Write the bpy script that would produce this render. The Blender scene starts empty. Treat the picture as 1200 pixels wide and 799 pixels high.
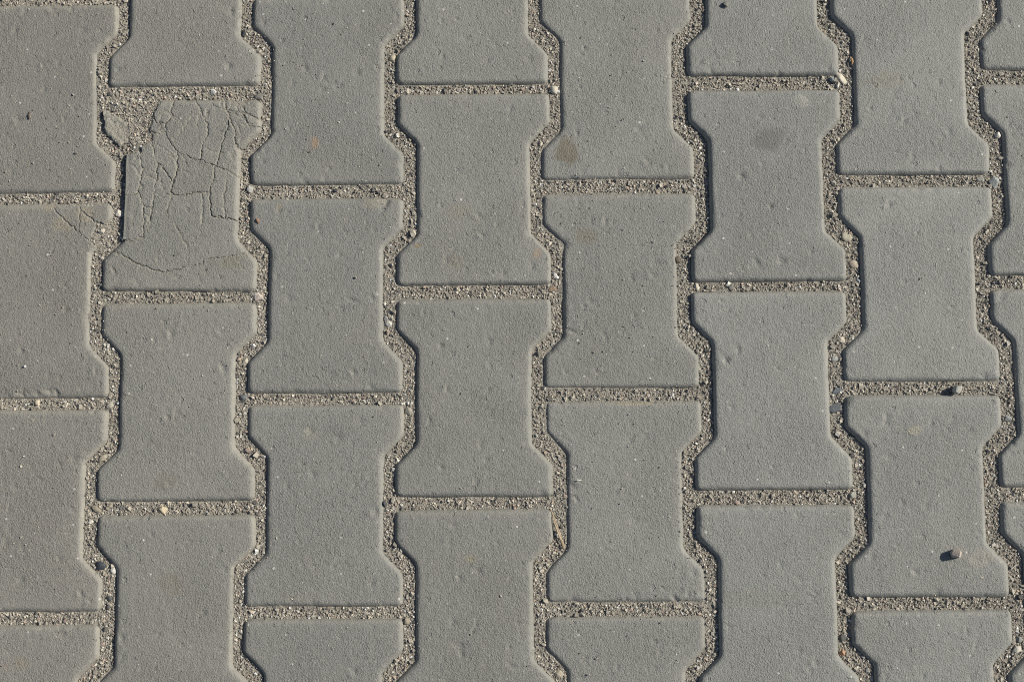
import bpy, bmesh, math
import numpy as np
from mathutils import Matrix, Vector
from mathutils.geometry import delaunay_2d_cdt

MM = 0.001
RNG = np.random.default_rng(11)
scene = bpy.context.scene
COL = scene.collection

# ------------------------------------------------------------------ camera, sky, sun, exposure
cam_data = bpy.data.cameras.new('camera')
cam = bpy.data.objects.new('camera', cam_data)
COL.objects.link(cam)
cam_data.sensor_width = 36.0
cam_data.lens = 50.0
cam_data.clip_start = 0.01
cam_data.clip_end = 400.0
CAM_H, CAM_TILT, CAM_ROLL = 1.43217, 0.122173, -0.02618
cam.matrix_world = (Matrix.Translation((0, 0, CAM_H)) @ Matrix.Rotation(CAM_TILT, 4, 'X')
                    @ Matrix.Rotation(CAM_ROLL, 4, 'Z'))
scene.camera = cam

SUN_AZ, SUN_EL = math.radians(16), math.radians(36)      # azimuth counter-clockwise from +X
world = bpy.data.worlds.new('World')
scene.world = world
world.use_nodes = True
wn = world.node_tree.nodes
sky = wn.new('ShaderNodeTexSky')
sky.sky_type = 'NISHITA'
sky.sun_disc = False
sky.sun_elevation = SUN_EL
sky.sun_rotation = math.pi / 2 - SUN_AZ
world.node_tree.links.new(sky.outputs[0], wn['Background'].inputs[0])
wn['Background'].inputs[1].default_value = 0.055
sun_data = bpy.data.lights.new('sun', 'SUN')
sun_data.energy = 4.45
sun_data.angle = math.radians(0.53)
sun_data.color = (1.0, 0.95, 0.83)
sun = bpy.data.objects.new('sun', sun_data)
COL.objects.link(sun)
to_sun = Vector((math.cos(SUN_AZ) * math.cos(SUN_EL), math.sin(SUN_AZ) * math.cos(SUN_EL), math.sin(SUN_EL)))
sun.rotation_euler = to_sun.to_track_quat('Z', 'Y').to_euler()
sun.location = to_sun * 5
scene.view_settings.view_transform = 'Standard'
scene.view_settings.look = 'None'
scene.view_settings.gamma = 1.0
scene.view_settings.exposure = 0.21
scene.view_settings.use_curve_mapping = False
scene.cycles.use_denoising = False
scene.cycles.filter_width = 1.0

# ------------------------------------------------------------------ measured layout (millimetres on the ground plane)
PAVERS = {'A1': [-483.2, 442.6, -0.68], 'A2': [-488.0, 230.7, -0.63], 'A3': [-491.9, 18.4, -1.55], 'A4': [-497.6, -195.5, -1.1], 'B0': [-332.0, 552.1, -0.96], 'B1': [-335.5, 336.5, -1.87], 'B2': [-340.1, 123.7, -0.97], 'B3': [-342.7, -91.1, -1.18], 'C0': [-184.4, 443.4, -1.16], 'C1': [-188.7, 228.5, -1.09], 'C2': [-192.0, 15.8, -1.16], 'C3': [-196.3, -197.1, -1.1], 'D0': [-32.4, 546.2, -1.06], 'D1': [-35.4, 335.1, -1.03], 'D2': [-40.0, 120.1, -1.25], 'D3': [-44.4, -93.2, -0.85], 'E0': [115.3, 441.4, -0.99], 'E1': [111.6, 225.9, -1.23], 'E2': [109.0, 12.1, -1.23], 'E3': [103.8, -202.2, -1.09], 'F0': [270.2, 547.1, -1.26], 'F1': [266.1, 330.9, -1.09], 'F2': [260.8, 119.6, -1.09], 'F3': [256.8, -96.5, -1.39], 'G0': [419.9, 438.1, -1.25], 'G1': [416.1, 224.4, -1.3], 'G2': [410.7, 9.9, -1.4], 'G3': [407.4, -204.3, -0.88], 'H0': [575.4, 545.4, -1.28], 'H1': [569.8, 329.9, -0.76], 'H2': [565.9, 114.5, -0.85], 'H3': [561.3, -100.6, -1.1]}
B1 = dict(missing= [(-431.5, 454.7), (-358.8, 445.5), (-358.8, 438.2), (-361.4, 431.0), (-365.8, 416.5), (-367.9, 410.2), (-369.2, 405.7), (-364.8, 401.1), (-366.5, 393.9), (-376.2, 388.7), (-377.9, 382.0), (-392.0, 381.5), (-402.6, 381.8), (-430.8, 377.6)] ,
 f=[
   [(-358.8, 448.2), (-343.8, 447.8), (-343.7, 436.8), (-347.2, 426.9), (-345.4, 419.6), (-351.6, 412.5), (-359.6, 413.2), (-365.8, 416.5), (-361.4, 431.0), (-358.8, 438.2)] ,
   [(-365.8, 416.5), (-359.6, 413.2), (-351.6, 412.5), (-353.3, 402.6), (-359.5, 401.0), (-364.8, 401.1), (-369.2, 405.7), (-367.9, 410.2)] ,
   [(-343.8, 447.8), (-321.6, 447.2), (-321.6, 435.3), (-317.2, 427.0), (-314.5, 419.7), (-309.2, 409.6), (-308.3, 398.7), (-313.6, 389.8), (-317.1, 371.8), (-329.5, 376.2), (-340.0, 380.5), (-341.8, 384.2), (-349.8, 393.5), (-353.3, 402.6), (-351.6, 412.5), (-345.4, 419.6), (-347.2, 426.9), (-343.7, 436.8)] ,
   [(-321.6, 447.2), (-303.9, 446.7), (-303.9, 434.0), (-302.1, 430.3), (-291.5, 424.5), (-287.1, 420.8), (-287.1, 405.3), (-290.7, 400.9), (-294.2, 386.5), (-297.8, 374.0), (-301.3, 365.1), (-311.8, 368.1), (-317.1, 371.8), (-313.6, 389.8), (-308.3, 398.7), (-309.2, 409.6), (-314.5, 419.7), (-317.2, 427.0), (-321.6, 435.3)] ,
   [(-303.9, 446.7), (-289.7, 446.3), (-289.7, 435.4), (-289.8, 424.5), (-291.5, 424.5), (-302.1, 430.3), (-303.9, 434.0)] ,
   [(-289.7, 446.3), (-273.8, 445.9), (-273.8, 435.0), (-277.4, 431.4), (-279.1, 426.9), (-276.5, 422.3), (-289.8, 424.5), (-289.7, 435.4)] ,
   [(-273.8, 445.9), (-241.0, 445.0), (-241.2, 414.1), (-256.2, 414.5), (-263.3, 417.4), (-269.4, 421.2), (-272.9, 427.7), (-273.8, 435.0)] ,
   [(-279.1, 426.9), (-273.8, 433.1), (-272.9, 427.7), (-269.4, 421.2), (-274.7, 420.4)] ,
   [(-287.1, 420.8), (-276.5, 421.4), (-270.3, 415.8), (-267.7, 409.4), (-264.2, 405.6), (-254.5, 405.4), (-241.3, 395.1), (-241.4, 381.5), (-277.5, 382.5), (-280.1, 388.9), (-281.9, 400.7), (-285.4, 412.6)] ,
   [(-274.7, 420.4), (-269.4, 421.2), (-263.3, 417.4), (-256.2, 414.5), (-241.2, 414.1), (-241.3, 395.1), (-254.5, 405.4), (-264.2, 405.6), (-267.7, 409.4), (-270.3, 415.8)] ,
   [(-287.1, 405.3), (-287.1, 420.8), (-285.4, 412.6), (-281.9, 400.7), (-280.1, 388.9), (-277.5, 382.5), (-241.4, 381.5), (-241.5, 352.7), (-275.8, 353.6), (-279.3, 353.7), (-287.2, 357.5), (-294.2, 363.1), (-301.3, 365.1), (-297.8, 374.0), (-294.2, 386.5), (-290.7, 400.9)] ,
   [(-402.6, 381.8), (-392.0, 381.5), (-377.9, 382.0), (-377.0, 374.3), (-377.0, 365.3), (-376.1, 363.5), (-378.6, 352.8), (-380.8, 339.4), (-384.7, 337.2), (-402.3, 338.2)] ,
   [(-402.3, 338.2), (-384.7, 337.2), (-380.8, 339.4), (-377.6, 333.0), (-375.0, 324.9), (-374.9, 308.8), (-375.7, 291.9), (-401.9, 290.0)] ,
   [(-377.9, 382.0), (-376.2, 388.7), (-366.5, 393.9), (-365.6, 387.6), (-363.8, 381.2), (-361.1, 371.2), (-361.1, 357.7), (-363.7, 344.3), (-364.5, 335.4), (-366.2, 322.9), (-371.5, 323.9), (-375.0, 324.9), (-377.6, 333.0), (-380.8, 339.4), (-378.6, 352.8), (-376.1, 363.5), (-377.0, 365.3), (-377.0, 374.3)] ,
   [(-366.5, 393.9), (-364.8, 401.1), (-359.5, 401.0), (-353.3, 402.6), (-349.8, 393.5), (-341.8, 384.2), (-340.0, 380.5), (-340.0, 370.6), (-341.7, 357.2), (-344.4, 349.2), (-348.8, 355.6), (-354.1, 364.7), (-361.1, 371.2), (-363.8, 381.2), (-365.6, 387.6)] ,
   [(-361.1, 371.2), (-354.1, 364.7), (-348.8, 355.6), (-344.4, 349.2), (-346.1, 336.7), (-354.8, 335.1), (-364.5, 335.4), (-363.7, 344.3), (-361.1, 357.7)] ,
   [(-340.0, 380.5), (-329.5, 376.2), (-317.1, 371.8), (-311.8, 368.1), (-301.3, 365.1), (-303.0, 351.6), (-305.7, 342.7), (-307.4, 337.4), (-322.4, 337.8), (-334.7, 336.3), (-346.1, 336.7), (-344.4, 349.2), (-341.7, 357.2), (-340.0, 370.6)] ,
   [(-301.3, 365.1), (-294.2, 363.1), (-287.2, 357.5), (-279.3, 353.7), (-275.8, 353.6), (-241.5, 352.7), (-241.8, 307.1), (-275.9, 308.0), (-290.8, 310.2), (-305.7, 312.3), (-306.6, 324.9), (-307.4, 337.4), (-305.7, 342.7), (-303.0, 351.6)] ,
   [(-425.5, 287.9), (-405.3, 279.4), (-398.3, 275.7), (-390.4, 270.1), (-381.6, 265.5), (-370.3, 261.6), (-358.0, 256.0), (-346.7, 256.2), (-333.6, 260.7), (-318.8, 262.0), (-311.8, 267.2), (-303.1, 268.7), (-292.6, 269.3), (-281.3, 271.7), (-269.9, 273.1), (-242.0, 274.2), (-242.3, 216.8), (-433.5, 221.9)] ,
 ],
 grooves=[ [(-346.1, 336.7), (-348.7, 327.8), (-352.1, 317.1)],[(-364.5, 335.4), (-366.2, 322.9), (-370.5, 306.9)],[(-374.9, 308.8), (-367.9, 310.4), (-366.2, 322.9)],[(-314.5, 335.8), (-313.6, 320.6), (-315.3, 305.5)],[(-329.3, 280.9), (-342.5, 306.2)],[(-290.8, 310.2), (-292.5, 329.0), (-289.9, 349.5)],[(-394.9, 289.8), (-383.5, 290.4), (-375.7, 291.9)] ],
 lump= [(-416.2, 426.1), (-406.5, 424.0), (-399.4, 418.3), (-393.1, 411.8), (-389.5, 400.9), (-393.9, 393.7), (-401.8, 390.3), (-408.0, 396.8), (-413.4, 402.4), (-416.1, 411.5)])
A2 = dict(missing= [(-407.3, 314.2), (-415.2, 307.7), (-423.9, 310.1), (-425.6, 296.8), (-430.8, 291.6), (-426.3, 286.2), (-421.9, 282.5), (-403.5, 274.0), (-390.5, 291.4), (-390.7, 313.7)] ,
 f=[
   [(-465.5, 338.1), (-440.4, 337.4), (-440.3, 321.3), (-440.6, 314.1), (-440.9, 300.3), (-448.4, 305.4), (-455.5, 312.8), (-466.1, 322.0), (-465.4, 329.1)] ,
   [(-440.4, 337.4), (-390.8, 336.1), (-390.7, 313.7), (-407.3, 312.4), (-415.2, 307.7), (-423.9, 310.1), (-431.0, 315.7), (-437.2, 321.2), (-440.3, 321.3)] ,
   [(-440.3, 321.3), (-437.2, 321.2), (-431.0, 315.7), (-423.9, 310.1), (-425.6, 296.8), (-430.8, 291.6), (-440.9, 300.3), (-440.6, 314.1)] ,
 ],
 grooves=[  ])
PEBBLES = [
    (435.1, -48.8, 9.8, 9.2, 0, 12.5, (186, 170, 157), 'p', 'pinkish pebble lying alone on a grey paver with a long black shadow'),
    (447.7, 114.6, 7.2, 9.9, -60, 15.0, (182, 179, 168), 'j', 'pale upright pebble in a horizontal joint throwing a square black shadow'),
    (325.0, 99.2, 9.0, 13.5, 100, 5.0, (92, 97, 103), 'j', 'slate-blue angular stone chip in the joint, the only elongated dark one on the right'),
    (-417.1, -38.9, 11.0, 10.5, 20, 7.0, (62, 68, 77), 'j', 'blue-black rounded stone, the darkest and largest in the lower left joints'),
    (-407.9, -71.0, 7.0, 7.9, 60, 5.0, (82, 85, 86), 'j', 'small dark grey stone in the joint below the blue-black rounded stone'),
    (50.2, 437.6, 10.4, 9.5, 0, 6.0, (196, 188, 168), 'j', 'cream rounded pebble where joints meet, nearest the top centre'),
    (-400.8, 319.3, 8.4, 7.4, 30, 6.0, (214, 206, 188), 'j', 'off-white triangular pebble against the straight left side of the cracked paver'),
    (46.6, 242.6, 4.1, 9.2, 40, 4.0, (238, 234, 226), 'j', 'bright white sliver of stone in the joint near the middle'),
    (340.7, 441.2, 6.6, 8.5, 70, 6.0, (158, 164, 165), 'j', 'blue-grey rounded pebble, left one of a touching pair between two pavers at upper right'),
    (349.2, 441.9, 6.6, 14.2, 35, 5.0, (203, 194, 172), 'j', 'cream elongated pebble, right one of a touching pair between two pavers at upper right'),
    (487.5, 330.9, 7.5, 6.5, 0, 5.0, (158, 156, 146), 'j', 'small grey pebble left of the larger shiny grey pebble at the right joint crossing'),
    (501.7, 327.9, 11.2, 10.3, -30, 8.0, (163, 168, 163), 'j', 'largest shiny grey pebble at the right joint crossing, dark shadow below it'),
    (345.3, 274.5, 14.8, 11.1, -38, 5.0, (172, 165, 143), 'j', 'olive-beige pebble in the bend of the joint, larger than the tan one below it'),
    (352.0, 245.6, 12.0, 9.2, -25, 4.5, (172, 157, 138), 'j', 'flat tan pebble in the joint just below the olive-beige one'),
    (-117.0, 476.4, 7.6, 7.6, 0, 5.5, (188, 176, 148), 'j', 'straw-coloured pebble in a joint with a black oval shadow, top left of centre'),
    (508.2, 377.2, 7.5, 7.5, 0, 6.0, (228, 221, 205), 'j', 'white round pebble in the joint close to the upper right edge'),
    (337.3, 11.6, 7.1, 7.1, 0, 4.5, (172, 170, 156), 'j', 'light grey pebble at the joint crossing in the lower right'),
    (224.8, 225.6, 8.3, 7.3, 0, 5.0, (112, 110, 104), 'j', 'dark grey round pebble in the horizontal joint right of centre'),
    (190.5, 226.9, 5.5, 7.3, 0, 4.0, (195, 186, 166), 'j', 'cream pebble at the left end of the horizontal joint right of centre'),
    (171.6, 255.2, 7.4, 6.4, 0, 5.0, (100, 88, 74), 'j', 'dark brown pebble against a paver edge right of centre'),
    (37.7, -156.3, 11.2, 9.5, 0, 6.0, (172, 161, 140), 'j', 'large beige pebble in the joint at the bottom edge, centre'),
    (320.3, -128.0, 6.1, 7.8, 0, 5.0, (98, 98, 94), 'j', 'dark grey pebble in the lower right joint above an orange-brown one'),
    (319.1, -142.9, 6.1, 6.9, 0, 5.0, (180, 134, 96), 'j', 'orange-brown pebble in the lower right joint'),
    (491.4, -144.0, 8.7, 6.9, 20, 5.5, (210, 201, 183), 'j', 'pale pebble at the right edge near the bottom corner'),
    (494.6, -134.2, 6.1, 6.1, 0, 4.5, (152, 152, 144), 'j', 'grey pebble just above the pale one at the right edge near the bottom corner'),
    (-354.0, 15.2, 7.1, 8.9, 60, 5.0, (200, 183, 150), 'j', 'yellowish angular pebble in the lowest horizontal joint on the left'),
    (-421.1, 17.4, 11.5, 6.2, -38, 4.5, (158, 147, 126), 'j', 'long beige pebble lying aslant where joints meet at lower left'),
    (-407.5, 20.4, 6.2, 4.4, 15, 3.5, (172, 161, 140), 'j', 'small beige pebble tucked under a paver corner beside the long aslant one'),
    (-427.4, 4.4, 6.2, 5.3, 0, 4.0, (210, 204, 188), 'j', 'small off-white pebble below the long aslant one at lower left'),
    (-258.3, 228.7, 9.2, 8.2, 0, 5.0, (198, 184, 170), 'j', 'pale pinkish pebble at the bottom right corner of the cracked paver'),
    (-266.2, 340.8, 8.4, 8.4, 0, 5.0, (184, 181, 173), 'j', 'light grey pebble at the right side of the cracked paver'),
    (-124.8, 197.1, 6.4, 6.4, 0, 5.0, (200, 197, 188), 'j', 'pale grey pebble in the joint left of centre, lower of two'),
    (-127.8, 202.4, 4.6, 5.5, 0, 4.0, (150, 150, 147), 'j', 'mid-grey pebble in the joint left of centre, upper of two'),
    (-106.0, 107.5, 8.1, 9.0, 45, 5.0, (156, 150, 134), 'j', 'angular taupe pebble in the joint just below and left of centre'),
    (334.8, 169.2, 8.2, 8.2, 0, 4.5, (196, 184, 162), 'j', 'round cream pebble in the slanted joint, right of centre'),
    (326.4, 149.8, 9.1, 6.3, 0, 4.5, (152, 155, 150), 'j', 'smooth oval grey pebble in the joint right of centre, under the cream one'),
    (329.0, 117.2, 12.6, 6.3, 10, 3.0, (112, 119, 126), 'j', 'flat blue-grey chip lying above the slate-blue elongated one'),
    (-273.8, 125.7, 8.1, 9.0, 0, 4.5, (100, 104, 107), 'j', 'dark grey pebble at the joint crossing in the left half'),
    (-416.0, 68.8, 9.8, 6.2, 40, 4.5, (168, 157, 136), 'j', 'oval beige pebble in the slanted joint near the left edge'),
    (232.3, 522.7, 6.7, 5.8, 0, 5.0, (140, 137, 128), 'p', 'small grey pebble lying on a paver at the top edge'),
    (-482.1, 125.6, 6.3, 6.3, 0, 4.5, (208, 191, 162), 'j', 'cream pebble in the horizontal joint at the left edge, left of two'),
    (-454.0, 123.1, 6.3, 5.4, 0, 4.0, (214, 202, 180), 'j', 'cream pebble in the horizontal joint at the left edge, right of two'),
    (-409.2, 121.1, 9.9, 8.1, -40, 4.5, (165, 159, 144), 'j', 'grey-beige pebble at the joint crossing near the left edge'),
    (-404.4, -43.8, 7.0, 7.9, 30, 5.0, (200, 198, 187), 'j', 'pale angular pebble right beside the blue-black rounded stone'),
    (-111.6, -100.3, 7.0, 7.8, 0, 4.5, (142, 131, 112), 'j', 'brownish pebble in the joint at the bottom, left of centre'),
    (43.5, 228.2, 7.3, 6.4, 0, 4.0, (160, 135, 110), 'j', 'tan-brown pebble just below the bright white sliver'),
    (-256.1, 438.1, 7.6, 6.6, 0, 5.0, (122, 120, 112), 'j', 'dark grey pebble off the top right corner of the cracked paver'),
    (-303.9, 445.8, 5.7, 5.7, 0, 4.5, (206, 205, 198), 'j', 'tiny whitish pebble in the joint above the cracked paver'),
    (498.6, 84.3, 8.1, 7.2, 0, 4.5, (152, 154, 151), 'j', 'grey pebble in the joint near the right edge, half way down'),
]
STAINS = [
    (62.3, 370.7, 11.0, 13.0, (112, 104, 88), 0.85),
    (268.7, 378.7, 17.8, 13.2, (92, 92, 88), 0.50),
    (-198.1, 387.1, 3.8, 5.6, (168, 138, 110), 0.65),
    (401.8, 74.8, 6.3, 4.5, (176, 168, 142), 0.42),
    (305.0, 418.0, 7.6, 6.6, (170, 168, 158), 0.50),
    (338.3, 107.5, 5.4, 6.3, (85, 90, 88), 0.70),
    (-352.8, 43.2, 11.6, 9.8, (118, 106, 94), 0.35),
    (-345.7, -58.4, 14.0, 10.5, (125, 113, 98), 0.30),
    (78.8, 283.4, 14.8, 7.4, (120, 112, 92), 0.35),
    (-139.1, 324.0, 12.1, 7.4, (150, 143, 126), 0.45),
    (118.9, 111.5, 30.6, 3.6, (160, 150, 122), 0.60),
    (392.7, 437.0, 20.9, 8.5, (138, 128, 108), 0.30),
    (-493.9, -132.8, 6.1, 6.9, (142, 130, 108), 0.35),
    (-509.0, -135.7, 5.2, 4.3, (150, 132, 118), 0.30),
    (-284.8, 263.8, 12.9, 7.4, (125, 122, 96), 0.40),
    (-52.5, 310.9, 13.0, 8.4, (138, 124, 98), 0.15),
    (-55.4, 258.6, 8.3, 7.4, (140, 124, 98), 0.15),
    (-206.0, 89.0, 8.1, 7.2, (150, 146, 132), 0.45),
    (-179.4, 88.3, 9.0, 7.2, (100, 100, 96), 0.20),
    (459.4, -54.9, 12.3, 7.9, (160, 152, 140), 0.35),
    (-235.6, 321.2, 3.7, 4.6, (150, 142, 122), 0.50),
    (221.8, -86.4, 52.4, 8.7, (128, 124, 112), 0.25),
    (-456.6, 473.7, 28.5, 47.5, (120, 118, 112), 0.20),
    (-294.1, 535.6, 9.6, 5.8, (150, 145, 135), 0.30),
    (-93.5, 276.4, 3.7, 2.3, (150, 125, 80), 0.70),
    (-218.4, -75.0, 17.5, 5.2, (142, 137, 124), 0.25),
    (-434.5, 317.6, 9.3, 7.4, (160, 148, 125), 0.50),
    (-47.3, -40.9, 6.1, 4.4, (146, 138, 110), 0.50),
    (28.5, 265.2, 4.6, 4.6, (160, 130, 105), 0.40),
    (-473.3, 332.9, 8.4, 9.3, (168, 156, 132), 0.50),
    (-459.0, 309.3, 9.3, 9.3, (160, 148, 126), 0.40),
    (-399.9, -70.4, 0.9, 0.9, (150, 150, 150), 0.10),
]
PITS = [
    (-161.4, 221.7, 7.3, 1.8, -20, 0.90),
    (-208.1, 467.9, 2.7, 5.5, 10, 0.70),
    (-154.0, 460.9, 3.6, 3.6, 0, 0.80),
    (-206.0, 90.8, 3.6, 4.5, 0, 0.80),
    (-177.7, 83.1, 5.5, 4.5, 0, 0.70),
    (-155.2, 98.9, 5.5, 3.6, 0, 0.50),
    (375.4, 49.0, 4.5, 2.7, 0, 0.80),
    (455.9, 34.9, 4.5, 3.6, 0, 0.70),
    (457.5, 73.4, 3.6, 3.6, 0, 0.70),
    (375.1, 88.4, 2.7, 3.6, 0, 0.70),
    (-48.1, -115.2, 2.0, 2.0, 0, 2.20),
    (-60.2, -126.5, 6.4, 4.5, 0, 1.00),
    (-64.8, -103.2, 3.6, 3.6, 0, 0.80),
    (60.9, 184.3, 7.3, 1.8, -25, 1.00),
    (124.7, 198.3, 1.8, 2.7, 0, 0.90),
    (123.5, 238.8, 2.3, 3.2, 0, 0.80),
    (150.2, 253.1, 4.5, 4.5, 0, 0.60),
    (239.6, 340.7, 3.6, 2.7, -30, 0.90),
    (268.8, 307.7, 2.3, 2.3, 0, 1.60),
    (205.1, 272.0, 1.8, 1.8, 0, 1.20),
    (55.6, 296.5, 1.8, 1.8, 0, 1.20),
    (121.5, 403.4, 1.8, 1.8, 0, 1.20),
    (-287.0, 471.9, 3.6, 3.6, 0, 1.10),
    (-402.4, 470.4, 2.7, 2.7, 0, 0.80),
    (-284.2, 530.7, 2.7, 4.5, 0, 0.80),
    (355.4, -60.6, 1.8, 1.8, 0, 1.40),
    (446.3, -72.1, 1.4, 1.4, 0, 1.00),
    (291.2, -87.4, 4.5, 2.7, 0, 0.70),
    (76.0, -141.6, 1.8, 1.8, 0, 1.40),
    (67.1, -157.1, 1.4, 1.4, 0, 1.20),
    (-495.2, -50.3, 3.6, 3.6, 0, 0.80),
    (-443.9, 67.8, 3.6, 3.6, 0, 0.70),
    (-453.5, 219.8, 3.6, 2.7, 0, 0.90),
    (-309.2, 257.4, 1.8, 1.8, 0, 1.20),
    (-405.1, 259.0, 1.4, 3.6, 30, 1.20),
    (-342.4, 273.3, 1.8, 1.8, 0, 1.20),
    (-493.5, 163.2, 1.8, 1.8, 0, 1.20),
    (-71.9, 172.9, 2.7, 2.7, 0, 1.10),
    (-44.3, 171.3, 1.8, 1.8, 0, 1.10),
    (-23.4, 176.0, 2.7, 3.6, 30, 0.90),
    (-52.2, 123.8, 1.8, 1.8, 0, 1.20),
    (-28.8, 56.1, 2.7, 1.8, 0, 0.80),
    (-85.5, 97.9, 1.8, 3.6, 0, 1.00),
    (-164.0, 77.6, 3.6, 1.8, 30, 0.60),
    (-349.6, 108.3, 2.7, 2.7, 0, 0.80),
    (-327.3, 118.1, 3.6, 2.7, 30, 0.60),
    (-370.2, 82.2, 4.5, 5.5, -40, 0.50),
    (-360.7, 78.5, 2.7, 2.7, 0, 0.50),
    (-157.6, 245.4, 1.8, 1.8, 0, 1.10),
    (-226.6, 225.2, 3.6, 3.6, 0, 0.60),
    (-144.4, 133.1, 3.6, 2.7, 0, 0.80),
    (-185.6, 147.2, 4.5, 3.6, 0, 0.60),
    (15.0, 316.3, 2.7, 3.6, 0, 0.70),
    (22.9, 252.1, 3.6, 5.5, 20, 0.60),
    (214.5, 150.6, 3.6, 2.7, 0, 0.80),
    (269.0, 62.9, 1.8, 1.8, 0, 1.00),
    (253.9, 35.1, 2.7, 2.7, 0, 0.60),
    (280.9, -7.2, 3.6, 2.7, 0, 0.50),
    (251.2, 250.4, 2.7, 5.5, 35, 1.00),
    (275.6, 250.7, 2.7, 5.5, 0, 0.90),
    (308.3, 259.5, 2.7, 2.7, 0, 0.70),
    (456.4, 380.8, 2.7, 3.6, 20, 0.70),
    (375.1, 517.4, 1.8, 1.8, 0, 1.00),
    (116.1, -82.0, 3.6, 4.5, 0, 0.70),
    (181.4, -81.2, 2.7, 2.7, 0, 0.70),
    (118.0, -7.2, 5.5, 3.6, 0, 0.60),
    (475.7, 127.2, 4.5, 2.7, 30, 1.20),
    (-303.1, 235.1, 2.3, 2.7, -30, 1.50),
    (155.0, -85.5, 3.6, 2.7, -40, 1.50),
    (414.9, -86.4, 3.6, 3.6, 0, 0.90),
    (-125.1, 323.6, 2.7, 5.5, -15, 1.60),
    (-129.5, 320.1, 4.5, 5.5, 0, 0.90),
    (241.4, 340.7, 3.6, 4.5, 0, 0.60),
    (305.9, 418.4, 4.5, 5.5, 30, -0.50),
    (461.2, -52.4, 5.5, 2.7, 0, -0.40),
    (447.4, -56.2, 3.6, 4.5, 0, -0.40),
    (114.2, 345.0, 3.6, 3.6, 0, 0.60),
    (122.8, 340.3, 2.7, 2.7, 0, 0.60),
    (25.4, 470.7, 3.6, 3.6, 0, 0.70),
    (-40.6, 494.6, 4.5, 2.7, 0, 0.60),
    (-19.0, 469.2, 3.6, 3.6, 0, 0.60),
    (-92.9, 310.2, 2.7, 4.5, 20, 0.80),
    (112.8, 182.9, 3.6, 1.8, 0, 0.50),
]
L, W, WN = 100.9, 79.6, 59.0            # half length, half flare width, half waist width of one paver
FLARE, WAIST = 68.5, 47.5               # where the flare ends and where the waist begins (from the centre)
BEVEL_W, BEVEL_D = 6.0, 5.3
LAT_X, LAT_Y = (-485.04, 150.77, -4.226), (445.37, -1.267, -213.95)
COL_Z = dict(A=-0.6, B=-0.2, C=-0.3, D=0.3, E=-1.5, F=0.9, G=0.7, H=0.4)
COL_TINT = dict(A=(.232, 0.223, 0.201), B=(.233, 0.227, 0.206), C=(.229, 0.226, 0.209), D=(.231, 0.228, 0.209),
                E=(.232, 0.230, 0.212), F=(.238, 0.239, 0.224), G=(.246, 0.247, 0.231), H=(.244, 0.245, 0.228))


def srgb(c):
    c = np.asarray(c, float) / 255.0
    return np.where(c <= .04045, c / 12.92, ((c + .055) / 1.055) ** 2.4)


# ------------------------------------------------------------------ small numpy toolbox
def _hash(ix, iy, seed):
    h = (ix.astype(np.int64) * 374761393 + iy.astype(np.int64) * 668265263 + seed * 974634777) & 0xffffffff
    h = ((h ^ (h >> 13)) * 1274126177) & 0xffffffff
    return ((h ^ (h >> 16)) & 0xffff) / 65535.0


def vnoise(x, y, size, seed=0):
    """smooth value noise, -1..1, features about `size` mm"""
    x, y = np.asarray(x) / size, np.asarray(y) / size
    ix, iy = np.floor(x), np.floor(y)
    fx, fy = x - ix, y - iy
    fx, fy = fx * fx * (3 - 2 * fx), fy * fy * (3 - 2 * fy)
    a, b = _hash(ix, iy, seed), _hash(ix + 1, iy, seed)
    c, d = _hash(ix, iy + 1, seed), _hash(ix + 1, iy + 1, seed)
    return 2 * ((a * (1 - fx) + b * fx) * (1 - fy) + (c * (1 - fx) + d * fx) * fy) - 1


def seg_dist(x, y, pts, closed=True):
    p = np.asarray(pts, float)
    q = np.roll(p, -1, axis=0) if closed else p[1:]
    p = p if closed else p[:-1]
    best = np.full(x.shape, 1e9)
    for (ax, ay), (bx, by) in zip(p, q):
        dx, dy = bx - ax, by - ay
        t = np.clip(((x - ax) * dx + (y - ay) * dy) / max(dx * dx + dy * dy, 1e-9), 0, 1)
        best = np.minimum(best, np.hypot(x - ax - t * dx, y - ay - t * dy))
    return best


def inside(x, y, pts):
    p = np.asarray(pts, float)
    r = np.zeros(x.shape, bool)
    for (ax, ay), (bx, by) in zip(p, np.roll(p, -1, axis=0)):
        if ay == by:
            continue
        r ^= ((ay > y) != (by > y)) & (x < (bx - ax) * (y - ay) / (by - ay) + ax)
    return r


def fillet(corners, radii, n=4):
    out = []
    c = [np.array(p, float) for p in corners]
    for i, p in enumerate(c):
        a, b = c[i - 1] - p, c[(i + 1) % len(c)] - p
        a, b = a / np.linalg.norm(a), b / np.linalg.norm(b)
        half = math.acos(np.clip(a @ b, -1, 1)) / 2
        d = radii[i] / math.tan(half)
        s, e = p + a * d, p + b * d
        for k in range(n + 1):
            t = k / n
            out.append((1 - t) ** 2 * s + 2 * t * (1 - t) * p + t * t * e)
    return np.array(out)


_half = [(WN, WAIST), (W, FLARE), (W, L), (-W, L), (-W, FLARE), (-WN, WAIST)]
CORNERS = _half + [(-x, -y) for x, y in _half]
OUTLINE = fillet(CORNERS, [9, 9, 7, 7, 9, 9] * 2)


def paver_sdf(u, v):
    """negative inside the paver outline"""
    d = seg_dist(u, v, OUTLINE)
    return np.where(inside(u, v, OUTLINE), -d, d)


def bevel(d):
    """surface drop at distance d inside the outline"""
    t = np.clip(1 - d / BEVEL_W, 0, 1)
    return -BEVEL_D * t ** 2.8


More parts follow.
